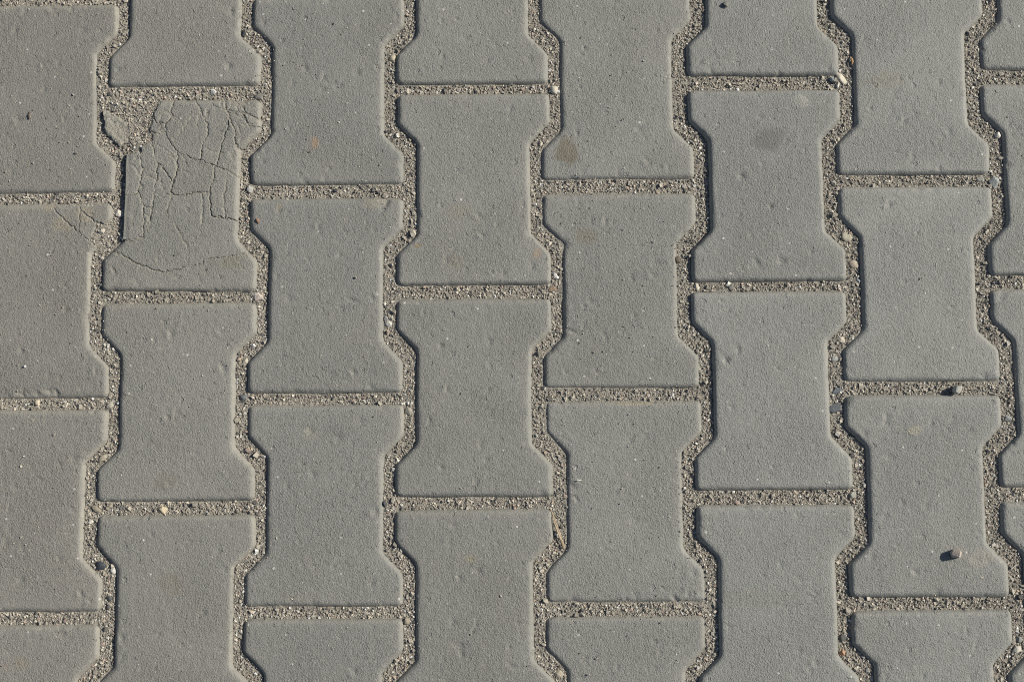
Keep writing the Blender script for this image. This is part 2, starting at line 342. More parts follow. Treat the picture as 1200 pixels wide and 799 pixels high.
# ------------------------------------------------------------------ mesh and object helpers
def mesh_from(name, verts, faces, mat, smooth=True, attrs=None):
    verts = np.asarray(verts, np.float32)
    faces = np.asarray(faces, np.int32)
    me = bpy.data.meshes.new(name)
    k = faces.shape[1]
    me.vertices.add(len(verts))
    me.vertices.foreach_set('co', (verts * MM).astype(np.float32).ravel())
    me.loops.add(faces.size)
    me.loops.foreach_set('vertex_index', faces.ravel())
    me.polygons.add(len(faces))
    me.polygons.foreach_set('loop_start', np.arange(0, faces.size, k, dtype=np.int32))
    me.polygons.foreach_set('use_smooth', np.full(len(faces), smooth))
    for an, (kind, data) in (attrs or {}).items():
        at = me.attributes.new(an, kind, 'POINT')
        at.data.foreach_set('color' if 'COLOR' in kind else 'value', np.asarray(data, np.float32).ravel())
    me.update(calc_edges=True)
    me.validate()
    if mat is not None:
        me.materials.append(mat)
    return me


def link(name, me, parent=None, label=None, category=None, group=None, kind=None):
    o = bpy.data.objects.new(name, me)
    COL.objects.link(o)
    o.parent = parent
    for k, v in (('label', label), ('category', category), ('group', group), ('kind', kind)):
        if v:
            o[k] = v
    return o


def boundary_walls(verts, tris, depth):
    """adds a skirt hanging from the open edges of a triangle sheet"""
    e = np.concatenate([tris[:, [0, 1]], tris[:, [1, 2]], tris[:, [2, 0]]])
    key = np.sort(e, axis=1)
    key = key[:, 0].astype(np.int64) * 10000000 + key[:, 1]
    u, idx, cnt = np.unique(key, return_index=True, return_counts=True)
    be = e[idx[cnt == 1]]
    bv = np.unique(be)
    remap = {int(b): len(verts) + i for i, b in enumerate(bv)}
    low = verts[bv].copy()
    low[:, 2] -= depth
    va = np.concatenate([verts, low])
    lo = np.array([[remap[int(a)], remap[int(b)]] for a, b in be]).reshape(-1, 2)
    f1 = np.c_[be[:, 1], be[:, 0], lo[:, 0]]
    f2 = np.c_[be[:, 1], lo[:, 0], lo[:, 1]]
    return va, np.concatenate([tris, f1, f2]), bv


# ------------------------------------------------------------------ materials
class Nodes:
    def __init__(self, name):
        self.mat = bpy.data.materials.new(name)
        self.mat.use_nodes = True
        self.t = self.mat.node_tree
        self.b = self.t.nodes['Principled BSDF']

    def new(self, kind, **props):
        n = self.t.nodes.new('ShaderNode' + kind)
        for k, v in props.items():
            setattr(n, k, v)
        return n

    def put(self, sock, v):
        if isinstance(v, bpy.types.NodeSocket):
            self.t.links.new(v, sock)
        else:
            sock.default_value = v

    def m(self, op, a, b=0.0, c=0.0, clamp=False):
        n = self.new('Math', operation=op, use_clamp=clamp)
        for i, v in enumerate((a, b, c)):
            self.put(n.inputs[i], v)
        return n.outputs[0]

    def vm(self, op, a, b):
        n = self.new('VectorMath', operation=op)
        self.put(n.inputs[0], a)
        if op == 'SCALE':
            self.put(n.inputs[3], b)
        else:
            self.put(n.inputs[1], b)
        return n.outputs[0]

    def noise(self, co, scale, detail=2.0, rough=.55):
        n = self.new('TexNoise', noise_dimensions='2D')
        self.put(n.inputs['Vector'], co)
        n.inputs['Scale'].default_value = scale
        n.inputs['Detail'].default_value = detail
        n.inputs['Roughness'].default_value = rough
        return n.outputs[0]

    def spots(self, co, scale, radius, share):
        """small round dots in a share of the cells, 0..1"""
        n = self.new('TexVoronoi', feature='F1', voronoi_dimensions='2D')
        self.put(n.inputs['Vector'], co)
        n.inputs['Scale'].default_value = scale
        sep = self.new('SeparateColor')
        self.put(sep.inputs[0], n.outputs['Color'])
        pick = self.m('LESS_THAN', sep.outputs[0], share)
        r = self.m('MULTIPLY_ADD', sep.outputs[1], radius * .9, radius * .4)
        s = self.m('SUBTRACT', 1.0, self.m('DIVIDE', n.outputs['Distance'], r), clamp=True)
        return self.m('MULTIPLY', self.m('SMOOTH_MIN', self.m('MULTIPLY', s, 2.5), 1.0, .2), pick, clamp=True)

    def mix(self, f, a, b):
        n = self.new('Mix', data_type='RGBA')
        self.put(n.inputs[0], f)
        self.put(n.inputs[6], a)
        self.put(n.inputs[7], b)
        return n.outputs[2]

    def ramp(self, x, lo, hi):
        n = self.new('MapRange', clamp=True)
        self.put(n.inputs[0], x)
        n.inputs[1].default_value, n.inputs[2].default_value = lo, hi
        return n.outputs[0]

    def attr(self, name, kind='GEOMETRY'):
        return self.new('Attribute', attribute_name=name, attribute_type=kind)

    def coords(self, spread=1000.0):
        """object coordinates in millimetres, moved by a random amount for each object"""
        tc = self.new('TexCoord')
        oi = self.new('ObjectInfo')
        rnd = self.m('MULTIPLY', oi.outputs['Random'], spread)
        cb = self.new('CombineXYZ')
        self.put(cb.inputs[0], rnd)
        self.put(cb.inputs[1], self.m('MULTIPLY', rnd, 1.7))
        self.put(cb.inputs[2], self.m('MULTIPLY', rnd, .6))
        return self.vm('ADD', self.vm('SCALE', tc.outputs['Object'], 1000.0), cb.outputs[0]), oi

    def bump(self, height, strength=1.0, normal=None):
        n = self.new('Bump')
        n.inputs['Strength'].default_value = strength
        n.inputs['Distance'].default_value = MM
        self.put(n.inputs['Height'], height)
        if normal is not None:
            self.put(n.inputs['Normal'], normal)
        return n.outputs[0]


def concrete_material():
    N = Nodes('concrete')
    co, oi = N.coords()
    fine = N.noise(co, .62, 3.0, .68)
    grit = N.noise(co, 1.5, 1.0, .5)
    mid = N.noise(co, .17, 3.0, .6)
    blotch = N.noise(co, .020, 4.0, .6)
    tone = N.noise(co, .008, 2.0, .5)
    rough_zone = N.ramp(N.noise(co, .014, 2.0, .5), .35, .65)
    k = N.m('MULTIPLY_ADD', fine, .56, .74)
    k = N.m('MULTIPLY', k, N.m('MULTIPLY_ADD', grit, .40, .80))
    k = N.m('MULTIPLY', k, N.m('MULTIPLY_ADD', mid, .18, .91))
    k = N.m('MULTIPLY', k, N.m('MULTIPLY_ADD', blotch, .09, .955))
    col = N.vm('SCALE', oi.outputs['Color'], k)
    col = N.mix(N.m('MULTIPLY', N.ramp(tone, .45, .75), .14), col, (.235, .214, .182, 1))
    # worn light and dark aggregate showing at the surface
    col = N.mix(N.m('MULTIPLY', N.spots(co, .12, .12, .36), .6), col, (.42, .40, .36, 1))
    col = N.mix(N.m('MULTIPLY', N.spots(co, .13, .13, .34), .5), col, (.12, .12, .115, 1))
    col = N.mix(N.m('MULTIPLY', N.spots(co, .030, .036, .45), .8), col, (.62, .60, .56, 1))
    # stains and settled dust
    st = N.attr('stain')
    sa = N.m('MULTIPLY', st.outputs['Alpha'], N.m('MULTIPLY_ADD', fine, .9, .5), clamp=True)
    col = N.mix(sa, col, st.outputs['Color'])
    du = N.m('MULTIPLY', N.attr('dust').outputs['Fac'], N.m('MULTIPLY_ADD', mid, 1.6, .1), clamp=True)
    col = N.mix(du, col, (.305, .290, .248, 1))
    N.put(N.b.inputs['Base Color'], col)
    N.b.inputs['Roughness'].default_value = .58
    N.b.inputs['Specular IOR Level'].default_value = .5
    amp = N.m('MULTIPLY_ADD', rough_zone, .45, .68)
    rim = N.attr('rim').outputs['Fac']                      # pressed smoother along the edge
    amp = N.m('MULTIPLY', amp, N.m('MULTIPLY_ADD', rim, -.65, 1.0))
    h = N.m('MULTIPLY', N.m('SUBTRACT', fine, .5), N.m('MULTIPLY', amp, 1.7))
    h = N.m('ADD', h, N.m('MULTIPLY', grit, .22))
    h = N.m('ADD', h, N.m('MULTIPLY', N.m('MULTIPLY', mid, amp), 1.15))
    nc = N.new('TexNoise', noise_dimensions='2D')
    N.put(nc.inputs['Vector'], co)
    nc.inputs['Scale'].default_value = .33
    nc.inputs['Detail'].default_value = 2.0
    warp = N.vm('ADD', co, N.vm('SCALE', nc.outputs['Color'], 5.5))
    h = N.m('SUBTRACT', h, N.m('MULTIPLY', N.spots(warp, .050, .12, .22), .9))
    h = N.m('ADD', h, N.m('MULTIPLY', N.spots(N.vm('ADD', warp, (37, 11, 5)), .085, .12, .42), .8))
    N.put(N.b.inputs['Normal'], N.bump(h, .85))
    return N.mat


def sand_material(name='sand', plain=False):
    N = Nodes(name)
    tc = N.new('TexCoord')
    co = N.vm('SCALE', tc.outputs['Object'], 1000.0)
    fine = N.noise(co, .75, 3.0, .7)
    mid = N.noise(co, .10, 3.0, .6)
    k = N.m('MULTIPLY', N.m('MULTIPLY_ADD', fine, 1.3, .35), N.m('MULTIPLY_ADD', mid, .5, .75))
    col = N.vm('SCALE', (.315, .294, .256), k)
    col = N.mix(N.spots(co, .42, .30, .30), col, (.44, .41, .35, 1))
    col = N.mix(N.spots(N.vm('ADD', co, (9, 4, 1)), .35, .28, .22), col, (.12, .108, .095, 1))
    N.put(N.b.inputs['Base Color'], col)
    N.b.inputs['Roughness'].default_value = .95
    N.b.inputs['Specular IOR Level'].default_value = .2
    h = N.m('ADD', N.m('MULTIPLY', fine, 1.6), N.m('MULTIPLY', mid, 1.5))
    h = N.m('ADD', h, N.m('MULTIPLY', N.spots(co, .42, .40, .7), .7))
    N.put(N.b.inputs['Normal'], N.bump(h, .9))
    return N.mat


def grain_material():
    N = Nodes('grains')
    a = N.attr('tint')
    tc = N.new('TexCoord')
    co = N.vm('SCALE', tc.outputs['Object'], 1000.0)
    k = N.m('MULTIPLY_ADD', N.noise(co, 1.2, 2.0, .6), .6, .7)
    N.put(N.b.inputs['Base Color'], N.vm('SCALE', a.outputs['Color'], k))
    N.b.inputs['Roughness'].default_value = .7
    N.b.inputs['Specular IOR Level'].default_value = .4
    return N.mat


def stone_material():
    N = Nodes('pebble_stone')
    co, oi = N.coords()
    n1 = N.noise(co, .6, 3.0, .65)
    k = N.m('MULTIPLY', N.m('MULTIPLY_ADD', n1, .7, .65), N.m('MULTIPLY_ADD', N.noise(co, .15, 2.0), .4, .8))
    N.put(N.b.inputs['Base Color'], N.vm('SCALE', oi.outputs['Color'], k))
    N.b.inputs['Roughness'].default_value = .6
    N.b.inputs['Specular IOR Level'].default_value = .4
    N.put(N.b.inputs['Normal'], N.bump(N.m('MULTIPLY', n1, .6), .7))
    return N.mat


def plant_material():
    N = Nodes('dry_plant')
    co, oi = N.coords()
    k = N.m('MULTIPLY_ADD', N.noise(co, .5, 2.0), .8, .6)
    N.put(N.b.inputs['Base Color'], N.vm('SCALE', oi.outputs['Color'], k))
    N.b.inputs['Roughness'].default_value = .75
    return N.mat


CONCRETE = concrete_material()
SAND = sand_material()
GRAIN = grain_material()
STONE = stone_material()
PLANT = plant_material()

# ------------------------------------------------------------------ ground and bedding of the pavement
def flat_sheet(name, half, z, mat, n=1, cx=0.0, cy=0.0):
    g = np.linspace(-half, half, n + 1)
    X, Y = np.meshgrid(g + cx, g + cy)
    v = np.c_[X.ravel(), Y.ravel(), np.full(X.size, z)]
    i = np.arange((n + 1) * (n + 1)).reshape(n + 1, n + 1)
    f = np.c_[i[:-1, :-1].ravel(), i[:-1, 1:].ravel(), i[1:, 1:].ravel(), i[1:, :-1].ravel()]
    return mesh_from(name, v, f, mat)


link('ground', flat_sheet('ground', 60000, -70, SAND, 4), label='sandy earth under and around the paving',
     category='ground', kind='structure')
pavement = link('pavement', flat_sheet('pavement', 1900, -7.6, SAND, 8, 0, 180),
                label='grey interlocking bone-shaped concrete pavers laid in offset columns', category='pavement',
                kind='structure')

# ------------------------------------------------------------------ paver meshes
def triangulate(step, rings, jitter=.25, seed=3):
    """points on the outline, on inset rings and on a grid inside; returns uv points, triangles, signed distance"""
    o = OUTLINE
    seg = np.linalg.norm(np.roll(o, -1, axis=0) - o, axis=1)
    s = np.concatenate([[0], np.cumsum(seg)])
    n = int(s[-1] / (step * 1.05))
    t = np.linspace(0, s[-1], n, endpoint=False)
    oc = np.vstack([o, o[:1]])
    px, py = np.interp(t, s, oc[:, 0]), np.interp(t, s, oc[:, 1])
    tx, ty = np.roll(px, -1) - np.roll(px, 1), np.roll(py, -1) - np.roll(py, 1)
    ln = np.hypot(tx, ty)
    nx, ny = -ty / ln, tx / ln                       # inward for a counter-clockwise outline
    pts = [np.c_[px, py]]
    for d in rings:
        q = np.c_[px + nx * d, py + ny * d]
        ok = np.abs(paver_sdf(q[:, 0], q[:, 1]) + d) < .06 * d + .05
        pts.append(q[ok])
    r = np.random.default_rng(seed)
    gx, gy = np.meshgrid(np.arange(-W, W, step), np.arange(-L, L, step * .87))
    gx[1::2] += step / 2
    gx, gy = gx.ravel(), gy.ravel()
    gx, gy = gx + r.uniform(-1, 1, gx.size) * step * jitter, gy + r.uniform(-1, 1, gx.size) * step * jitter
    ok = paver_sdf(gx, gy) < -(rings[-1] + step * .6)
    pts.append(np.c_[gx[ok], gy[ok]])
    P = np.vstack(pts)
    edges = [(i, (i + 1) % n) for i in range(n)]
    out = delaunay_2d_cdt([Vector((a, b)) for a, b in P], edges, [], 1, 1e-4)
    uv = np.array([tuple(v) for v in out[0]])
    tri = np.array([f for f in out[2] if len(f) == 3])
    a, b, c = uv[tri[:, 0]], uv[tri[:, 1]], uv[tri[:, 2]]
    cr = (b[:, 0] - a[:, 0]) * (c[:, 1] - a[:, 1]) - (b[:, 1] - a[:, 1]) * (c[:, 0] - a[:, 0])
    tri[cr < 0] = tri[cr < 0][:, ::-1]
    return uv, tri, paver_sdf(uv[:, 0], uv[:, 1])


RINGS = (.7, 1.5, 2.5, 3.7, 5.2, 7.0)
FINE = triangulate(1.7, RINGS)
DENSE = triangulate(1.05, RINGS, .3)
COARSE = triangulate(9.0, (2.5, 7.0))


def local(pose, x, y):
    cx, cy, a = pose
    c, s = math.cos(math.radians(a)), math.sin(math.radians(a))
    dx, dy = np.asarray(x) - cx, np.asarray(y) - cy
    return c * dx + s * dy, -s * dx + c * dy


def surface(pose, uv, sdf, seed, dust_amount):
    """relief, wear, stains and dust of one paver in its own coordinates (millimetres)"""
    u, v = uv[:, 0].copy(), uv[:, 1].copy()
    d = -sdf
    r = np.random.default_rng(seed)
    wear = 1 + .25 * vnoise(u, v, 26, seed)
    z = bevel(d / wear)
    z += .16 * vnoise(u, v, 45, seed + 1) + .10 * vnoise(u, v, 9, seed + 2)
    z -= .45 * np.exp(-d / 9)                                   # worn, slightly domed
    edge = np.exp(-d / 3.0)
    z -= edge * np.clip(vnoise(u, v, 5.0, seed + 3) - .35, 0, 1) * 1.6
    near = np.nonzero(d < 2.5)[0]
    for _ in range(r.integers(3, 7)):                           # knocked edges
        c = near[r.integers(0, len(near))]
        rad, dep = r.uniform(1.5, 4.5), r.uniform(.5, 1.8)
        z -= dep * np.exp(-((u - u[c]) ** 2 + (v - v[c]) ** 2) / rad ** 2)
    e2 = np.exp(-d / 4.0)
    u += e2 * (.3 * vnoise(uv[:, 0], uv[:, 1], 7, seed + 4) + .5 * vnoise(uv[:, 0], uv[:, 1], 40, seed + 14))
    v += e2 * (.3 * vnoise(uv[:, 0], uv[:, 1], 7, seed + 5) + .5 * vnoise(uv[:, 0], uv[:, 1], 40, seed + 15))
    stain = np.zeros((len(u), 4))
    stain[:, :3] = .2
    if pose is not None and abs(pose[0] + 488) < 1 and abs(pose[1] - 230.7) < 1:
        f = np.clip((9 + 4 * vnoise(u, v, 9, 5) + 2 * vnoise(u, v, 3.5, 6) - (v + L)) / 3.5, 0, 1) * np.clip((30 + 9 * vnoise(v, u, 6, 4) - u) / 6, 0, 1)
        z = z * (1 - f) + f * np.minimum(z, -1.7 + .9 * vnoise(u, v, 4, 7) + .5 * vnoise(u, v, 1.8, 8))
        crumble = f * (.55 + .4 * vnoise(u, v, 5, 9))
    else:
        crumble = 0.0
    if pose is not None:
        for (px, py, rx, ry, ang, dep) in PITS:
            if rx < 2.1 and ry < 2.1 and dep >= .9:
                continue                                        # a loose grain, see grains()
            a, b = local(pose, px, py)
            if abs(a) > W + 8 or abs(b) > L + 8:
                continue
            ca, sa = math.cos(math.radians(ang)), math.sin(math.radians(ang))
            du, dv = u - a, v - b
            q = ((ca * du + sa * dv) / max(rx, 1.6)) ** 2 + ((-sa * du + ca * dv) / max(ry, 1.6)) ** 2
            z -= 1.6 * dep * np.exp(-q * 1.2)
        for (px, py, rx, ry, colr, al) in STAINS:
            a, b = local(pose, px, py)
            if abs(a) > W + 30 or abs(b) > L + 30:
                continue
            wob = 1 + .35 * vnoise(u, v, 7, seed + 6)
            q = np.sqrt(((u - a) / rx) ** 2 + ((v - b) / ry) ** 2) / wob
            f = np.clip((1.25 - q) / .5, 0, 1) * al
            take = f > stain[:, 3]
            stain[take, :3] = srgb(colr)
            stain[take, 3] = f[take]
    for _ in range(r.integers(18, 34)):                         # scuffs: a dent, often with a lip beside it
        a, b, rad, dep = r.uniform(-W, W), r.uniform(-L, L), r.uniform(1.5, 3.6), r.uniform(.5, 1.5)
        th, asp = r.uniform(0, math.pi), r.uniform(.45, 1.0)
        du, dv = u - a, v - b
        p, q = math.cos(th) * du + math.sin(th) * dv, -math.sin(th) * du + math.cos(th) * dv
        wob = 1 + .4 * vnoise(u, v, 2.6, seed + 21)
        z -= dep * np.exp(-((p / rad) ** 2 + (q / (rad * asp)) ** 2) * wob)
        if r.random() < .6:
            z += .6 * dep * np.exp(-(((p - .4 * rad) / rad) ** 2 + ((q - 1.5 * rad * asp) / (rad * asp)) ** 2) * wob)
    if dust_amount is None:
        dust_amount = .5
    dust = dust_amount * np.clip(1.1 - d / (3.2 + 2.5 * (v > L - 12)) + .55 * vnoise(u, v, 18, seed + 7), 0, 1)
    dust += .20 * dust_amount * np.clip(vnoise(u, v, 33, seed + 8), 0, 1)
    dust = np.maximum(dust, crumble)
    return np.c_[u, v, z], stain, dust, np.exp(-d / 7.0)


def full_mesh(pose, tpl, seed, dust_amount, depth=45):
    uv, tri, sdf = tpl
    v, stain, dust, rim_a = surface(pose, uv, sdf, seed, dust_amount)
    va, ta, bv = boundary_walls(v, tri, depth)
    stain = np.concatenate([stain, stain[bv]])
    dust = np.concatenate([dust, dust[bv]])
    return mesh_from('paver', va, ta, CONCRETE, True, dict(stain=('FLOAT_COLOR', stain), dust=('FLOAT', dust),
                                                           rim=('FLOAT', np.concatenate([rim_a, rim_a[bv]]))))


def place_paver(me, pose, z, tilt, tint):
    o = link('paver', me, pavement)
    o.location = (pose[0] * MM, pose[1] * MM, z * MM)
    o.rotation_euler = (math.radians(tilt[0]), math.radians(tilt[1]), math.radians(pose[2]))
    o.color = (*tint, 1)
    return o


POSE_Z = {}
PAVER_OBJ = {}
PAVER_TINT = {}
DUST = dict(A=.85, B=.6, C=.45, D=.45, E=.5, F=.4, G=.35, H=.4)
for i, (key, pose) in enumerate(PAVERS.items()):
    z = COL_Z[key[0]] + RNG.uniform(-.35, .35)
    tilt = RNG.uniform(-.18, .18, 2)
    tint = tuple(np.array(COL_TINT[key[0]]) * RNG.uniform(.945, 1.05))
    POSE_Z[key], PAVER_TINT[key] = z, tint
    if key in ('B1', 'A2'):
        continue
    PAVER_OBJ[key] = place_paver(full_mesh(pose, FINE, 100 + 37 * i, DUST[key[0]]), pose, z, tilt, tint)
PAVER_OBJ['E0']['label'] = 'paver with a round brown stain at its lower left'
PAVER_OBJ['F1']['label'] = 'paver with a dark grey smudge near its top'
PAVER_OBJ['C0']['label'] = 'paver with a small orange spot near its lower end'


def broken_paver(key, data, seed, label, frag_label, rest):
    """a paver whose top has come apart: the body keeps one mesh, every loose fragment another"""
    pose, z0, tint = PAVERS[key], POSE_Z[key], PAVER_TINT[key]
    uv, tri, sdf = DENSE
    v, stain, dust, rim_a = surface(pose, uv, sdf, seed, DUST[key[0]])
    polys = [np.c_[local(pose, *np.array(p).T)] for p in data['f']]
    gone = np.c_[local(pose, *np.array(data['missing']).T)]
    wu = uv[:, 0] + 1.0 * vnoise(uv[:, 0], uv[:, 1], 4, seed) + .5 * vnoise(uv[:, 0], uv[:, 1], 1.8, seed + 1)
    wv = uv[:, 1] + 1.0 * vnoise(uv[:, 0], uv[:, 1], 4, seed + 2) + .5 * vnoise(uv[:, 0], uv[:, 1], 1.8, seed + 3)
    lab = np.zeros(len(uv), int)
    for i, p in enumerate(polys):
        lab[inside(wu, wv, p)] = i + 1
    lab[inside(wu + 1.3 * vnoise(wu, wv, 5, seed + 31), wv + 1.3 * vnoise(wu, wv, 5, seed + 32), gone)] = -1
    hair = np.random.default_rng(seed + 50)
    extra = []
    for _ in range(data.get('hair', 0)):
        p0 = polys[hair.integers(0, len(polys) - 1)].mean(axis=0) + hair.normal(0, 6, 2)
        a = hair.uniform(0, 6.28)
        path = [p0]
        for _k in range(hair.integers(3, 7)):
            a += hair.normal(0, .5)
            path.append(path[-1] + 4.5 * np.array((math.cos(a), math.sin(a))))
        extra.append(np.array(path))
    for gl in extra:
        dd = seg_dist(wu, wv, gl, closed=False)
        v[:, 2] -= .9 * np.clip(1 - dd / .9, 0, 1)
        dust = np.maximum(dust, .6 * np.clip(1.6 - dd / .8, 0, 1))
    for g in data['grooves']:
        gl = np.c_[local(pose, *np.array(g).T)]
        dd = seg_dist(wu, wv, gl, closed=False)
        v[:, 2] -= 1.5 * np.clip(1 - dd / 1.0, 0, 1)
        dust = np.maximum(dust, .8 * np.clip(1.6 - dd / .9, 0, 1))
    parts = {}
    r = np.random.default_rng(seed)
    tl = lab[tri]
    same = (tl[:, 0] == tl[:, 1]) & (tl[:, 1] == tl[:, 2])
    cu_, cv_ = uv[tri].mean(axis=1).T
    tight = ~same & (tl.min(axis=1) >= 0) & (vnoise(cu_, cv_, 11, seed + 9) > .38)
    root = None
    for n in range(len(polys) + 1):
        sel = tri[(same & (tl[:, 0] == n)) | (tight & (tl.max(axis=1) == n))]
        if len(sel) < 12:
            continue
        used, inv = np.unique(sel, return_inverse=True)
        t = inv.reshape(sel.shape)
        vv = v[used].copy()
        cu, cv = vv[:, 0].mean(), vv[:, 1].mean()
        e = np.concatenate([t[:, [0, 1]], t[:, [1, 2]], t[:, [2, 0]]])
        ks = np.sort(e, axis=1)
        _, ix, ct = np.unique(ks[:, 0] * 1000000 + ks[:, 1], return_index=True, return_counts=True)
        rim = np.unique(e[ix[ct == 1]])
        du = dust[used].copy()
        inner = sdf[used][rim] < -2
        vv[rim[inner], 2] -= r.uniform(.1, .4, inner.sum())
        du[rim[inner]] = np.maximum(du[rim[inner]], .75)
        if n:
            a, b = rest
            calm = min(1.0, 900.0 / len(vv))                       # big pieces lie flatter
            a, b = a * calm, b * calm
            vv[:, 2] += r.uniform(-a, b) + calm * (vv[:, 0] - cu) * r.uniform(-.022, .022) + calm * (vv[:, 1] - cv) * r.uniform(-.022, .022)
            vv[:, :2] += r.uniform(-.35, .35, 2)
            du += .1
            if key == 'B1' and n in (12, 13):
                vv[:, 2] = np.maximum(vv[:, 2], -.7)              # broken sharp along the joint
        va, ta, bv = boundary_walls(vv, t, 40 if n == 0 else 9)
        at = dict(stain=('FLOAT_COLOR', np.concatenate([stain[used], stain[used][bv]])),
                  dust=('FLOAT', np.concatenate([du, du[bv] * 0 + .6])),
                  rim=('FLOAT', np.concatenate([rim_a[used], rim_a[used][bv]])))
        me = mesh_from('paver' if n == 0 else 'fragment', va, ta, CONCRETE, True, at)
        if n == 0:
            root = place_paver(me, pose, z0, (0, 0), tint)
            root['label'] = label
        else:
            o = link('fragment', me, root)
            o.color = (*(np.array(tint) * r.uniform(.94, 1.06)), 1)
    root_obj = PAVER_OBJ[key] = root
    return root_obj, polys, gone


BROKEN = {}
B1['hair'] = 44
BROKEN['B1'] = broken_paver('B1', B1, 901, 'cracked paver broken into many fragments, its upper left corner missing', '', (.22, .22))
BROKEN['A2'] = broken_paver('A2', A2, 977, 'paver with its upper right corner broken off in pieces', '', (.25, .15))

# the pavement goes on beyond the frame with plain pavers that share a few meshes
PLAIN = [full_mesh(None, COARSE, 5000 + 91 * k, .5) for k in range(4)]
for c in range(-4, 12):
    letter = 'ABCDEFGH'[c] if 0 <= c < 8 else '?'
    for rr in range(-4, 7):
        r_ = rr - (.5 if c % 2 else 0)
        x = LAT_X[0] + LAT_X[1] * c + LAT_X[2] * r_
        y = LAT_Y[0] + LAT_Y[1] * c + LAT_Y[2] * r_
        if any(math.hypot(x - p[0], y - p[1]) < 90 for p in PAVERS.values()):
            continue
        place_paver(PLAIN[RNG.integers(0, 4)], (x, y, -1.1 + RNG.normal(0, .3)), RNG.uniform(-1, .6),
                    RNG.uniform(-.15, .15, 2), np.array(COL_TINT['D']) * RNG.uniform(.95, 1.05))

# ------------------------------------------------------------------ sand in the joints
X0, X1, Y0, Y1 = -640.0, 660.0, -280.0, 660.0
ALL_POSES = []
for c in range(-2, 10):
    for rr in range(-3, 6):
        r_ = rr - (.5 if c % 2 else 0)
        x, y = LAT_X[0] + LAT_X[1] * c + LAT_X[2] * r_, LAT_Y[0] + LAT_Y[1] * c + LAT_Y[2] * r_
        hit = [k for k, p in PAVERS.items() if math.hypot(x - p[0], y - p[1]) < 90]
        ALL_POSES.append((hit[0], PAVERS[hit[0]]) if hit else (None, (x, y, -1.1)))


def joint_field(x, y):
    """distance to the nearest paver (negative under it) and the height of the sand"""
    d = np.full(x.shape, 1e3)
    zone = np.zeros(x.shape)              # 1 in a lost piece, 2 under loose fragments
    rim = np.full(x.shape, -1e3)
    for key, pose in ALL_POSES:
        near = (np.abs(x - pose[0]) < W + 30) & (np.abs(y - pose[1]) < L + 30)
        if not near.any():
            continue
        u, v = local(pose, x[near], y[near])
        s = paver_sdf(u, v)
        d[near] = np.minimum(d[near], s)
        if key in BROKEN:
            _, polys, gone = BROKEN[key]
            zz = zone[near]
            fr = np.zeros(u.shape, bool)
            for p in polys:
                fr |= inside(u, v, p) | (seg_dist(u, v, p) < 3)
            zz[fr & (s < 0)] = 2 if key == 'B1' else 3
            zz[inside(u, v, gone) & (s < 0)] = 1
            zone[near] = zz
    h = -5.3 + .9 * vnoise(x, y, 60, 71) + .55 * vnoise(x, y, 17, 72) + .25 * vnoise(x, y, 5, 73)
    h += .35 * np.exp(-np.clip(d, 0, 50) / 3.0)                      # heaped against the pavers
    h -= .6 * np.exp(-((x + 399) / 7.0) ** 4 - ((y - 336) / 46.0) ** 6)      # washed out beside the cracked paver
    hz = -2.4 + .7 * vnoise(x, y, 14, 74) + .35 * vnoise(x, y, 5, 75)
    t = np.clip(-d / 9.0, 0, 1)
    h = np.where(zone == 1, h * (1 - t) + hz * t, h)
    hf = np.where(zone == 3, -1.7, -.65) + .25 * vnoise(x, y, 9, 76)
    h = np.where(zone >= 2, np.minimum(hf, bevel(-d) - .45 * np.exp(d / 9) - .65), h)
    return d, zone, h


def sand_sheet():
    step = 1.6
    gx, gy = np.arange(X0, X1, step), np.arange(Y0, Y1, step)
    X, Y = np.meshgrid(gx, gy)
    d, zone, h = joint_field(X.ravel(), Y.ravel())
    h = h + RNG.uniform(-.25, .25, h.size)
    keep = ((d > -3.5) | (zone > 0)).reshape(X.shape)
    i = np.arange(X.size).reshape(X.shape)
    ok = keep[:-1, :-1] & keep[:-1, 1:] & keep[1:, 1:] & keep[1:, :-1]
    f = np.c_[i[:-1, :-1][ok], i[:-1, 1:][ok], i[1:, 1:][ok], i[1:, :-1][ok]]
    used, inv = np.unique(f, return_inverse=True)
    v = np.c_[X.ravel(), Y.ravel(), h][used]
    return mesh_from('joint_sand', v, inv.reshape(f.shape), SAND)


link('joint_sand', sand_sheet(), label='fine beige sand filling the joints between the pavers', category='sand',
     kind='stuff')

PALETTE = np.array([(172, 161, 142), (152, 143, 127), (129, 122, 110), (102, 97, 91), (196, 189, 175), (176, 150, 126),
                    (160, 136, 121), (76, 76, 77), (216, 212, 203), (146, 137, 118)])
PALETTE_W = np.array([.28, .28, .16, .08, .055, .028, .022, .024, .008, .075])


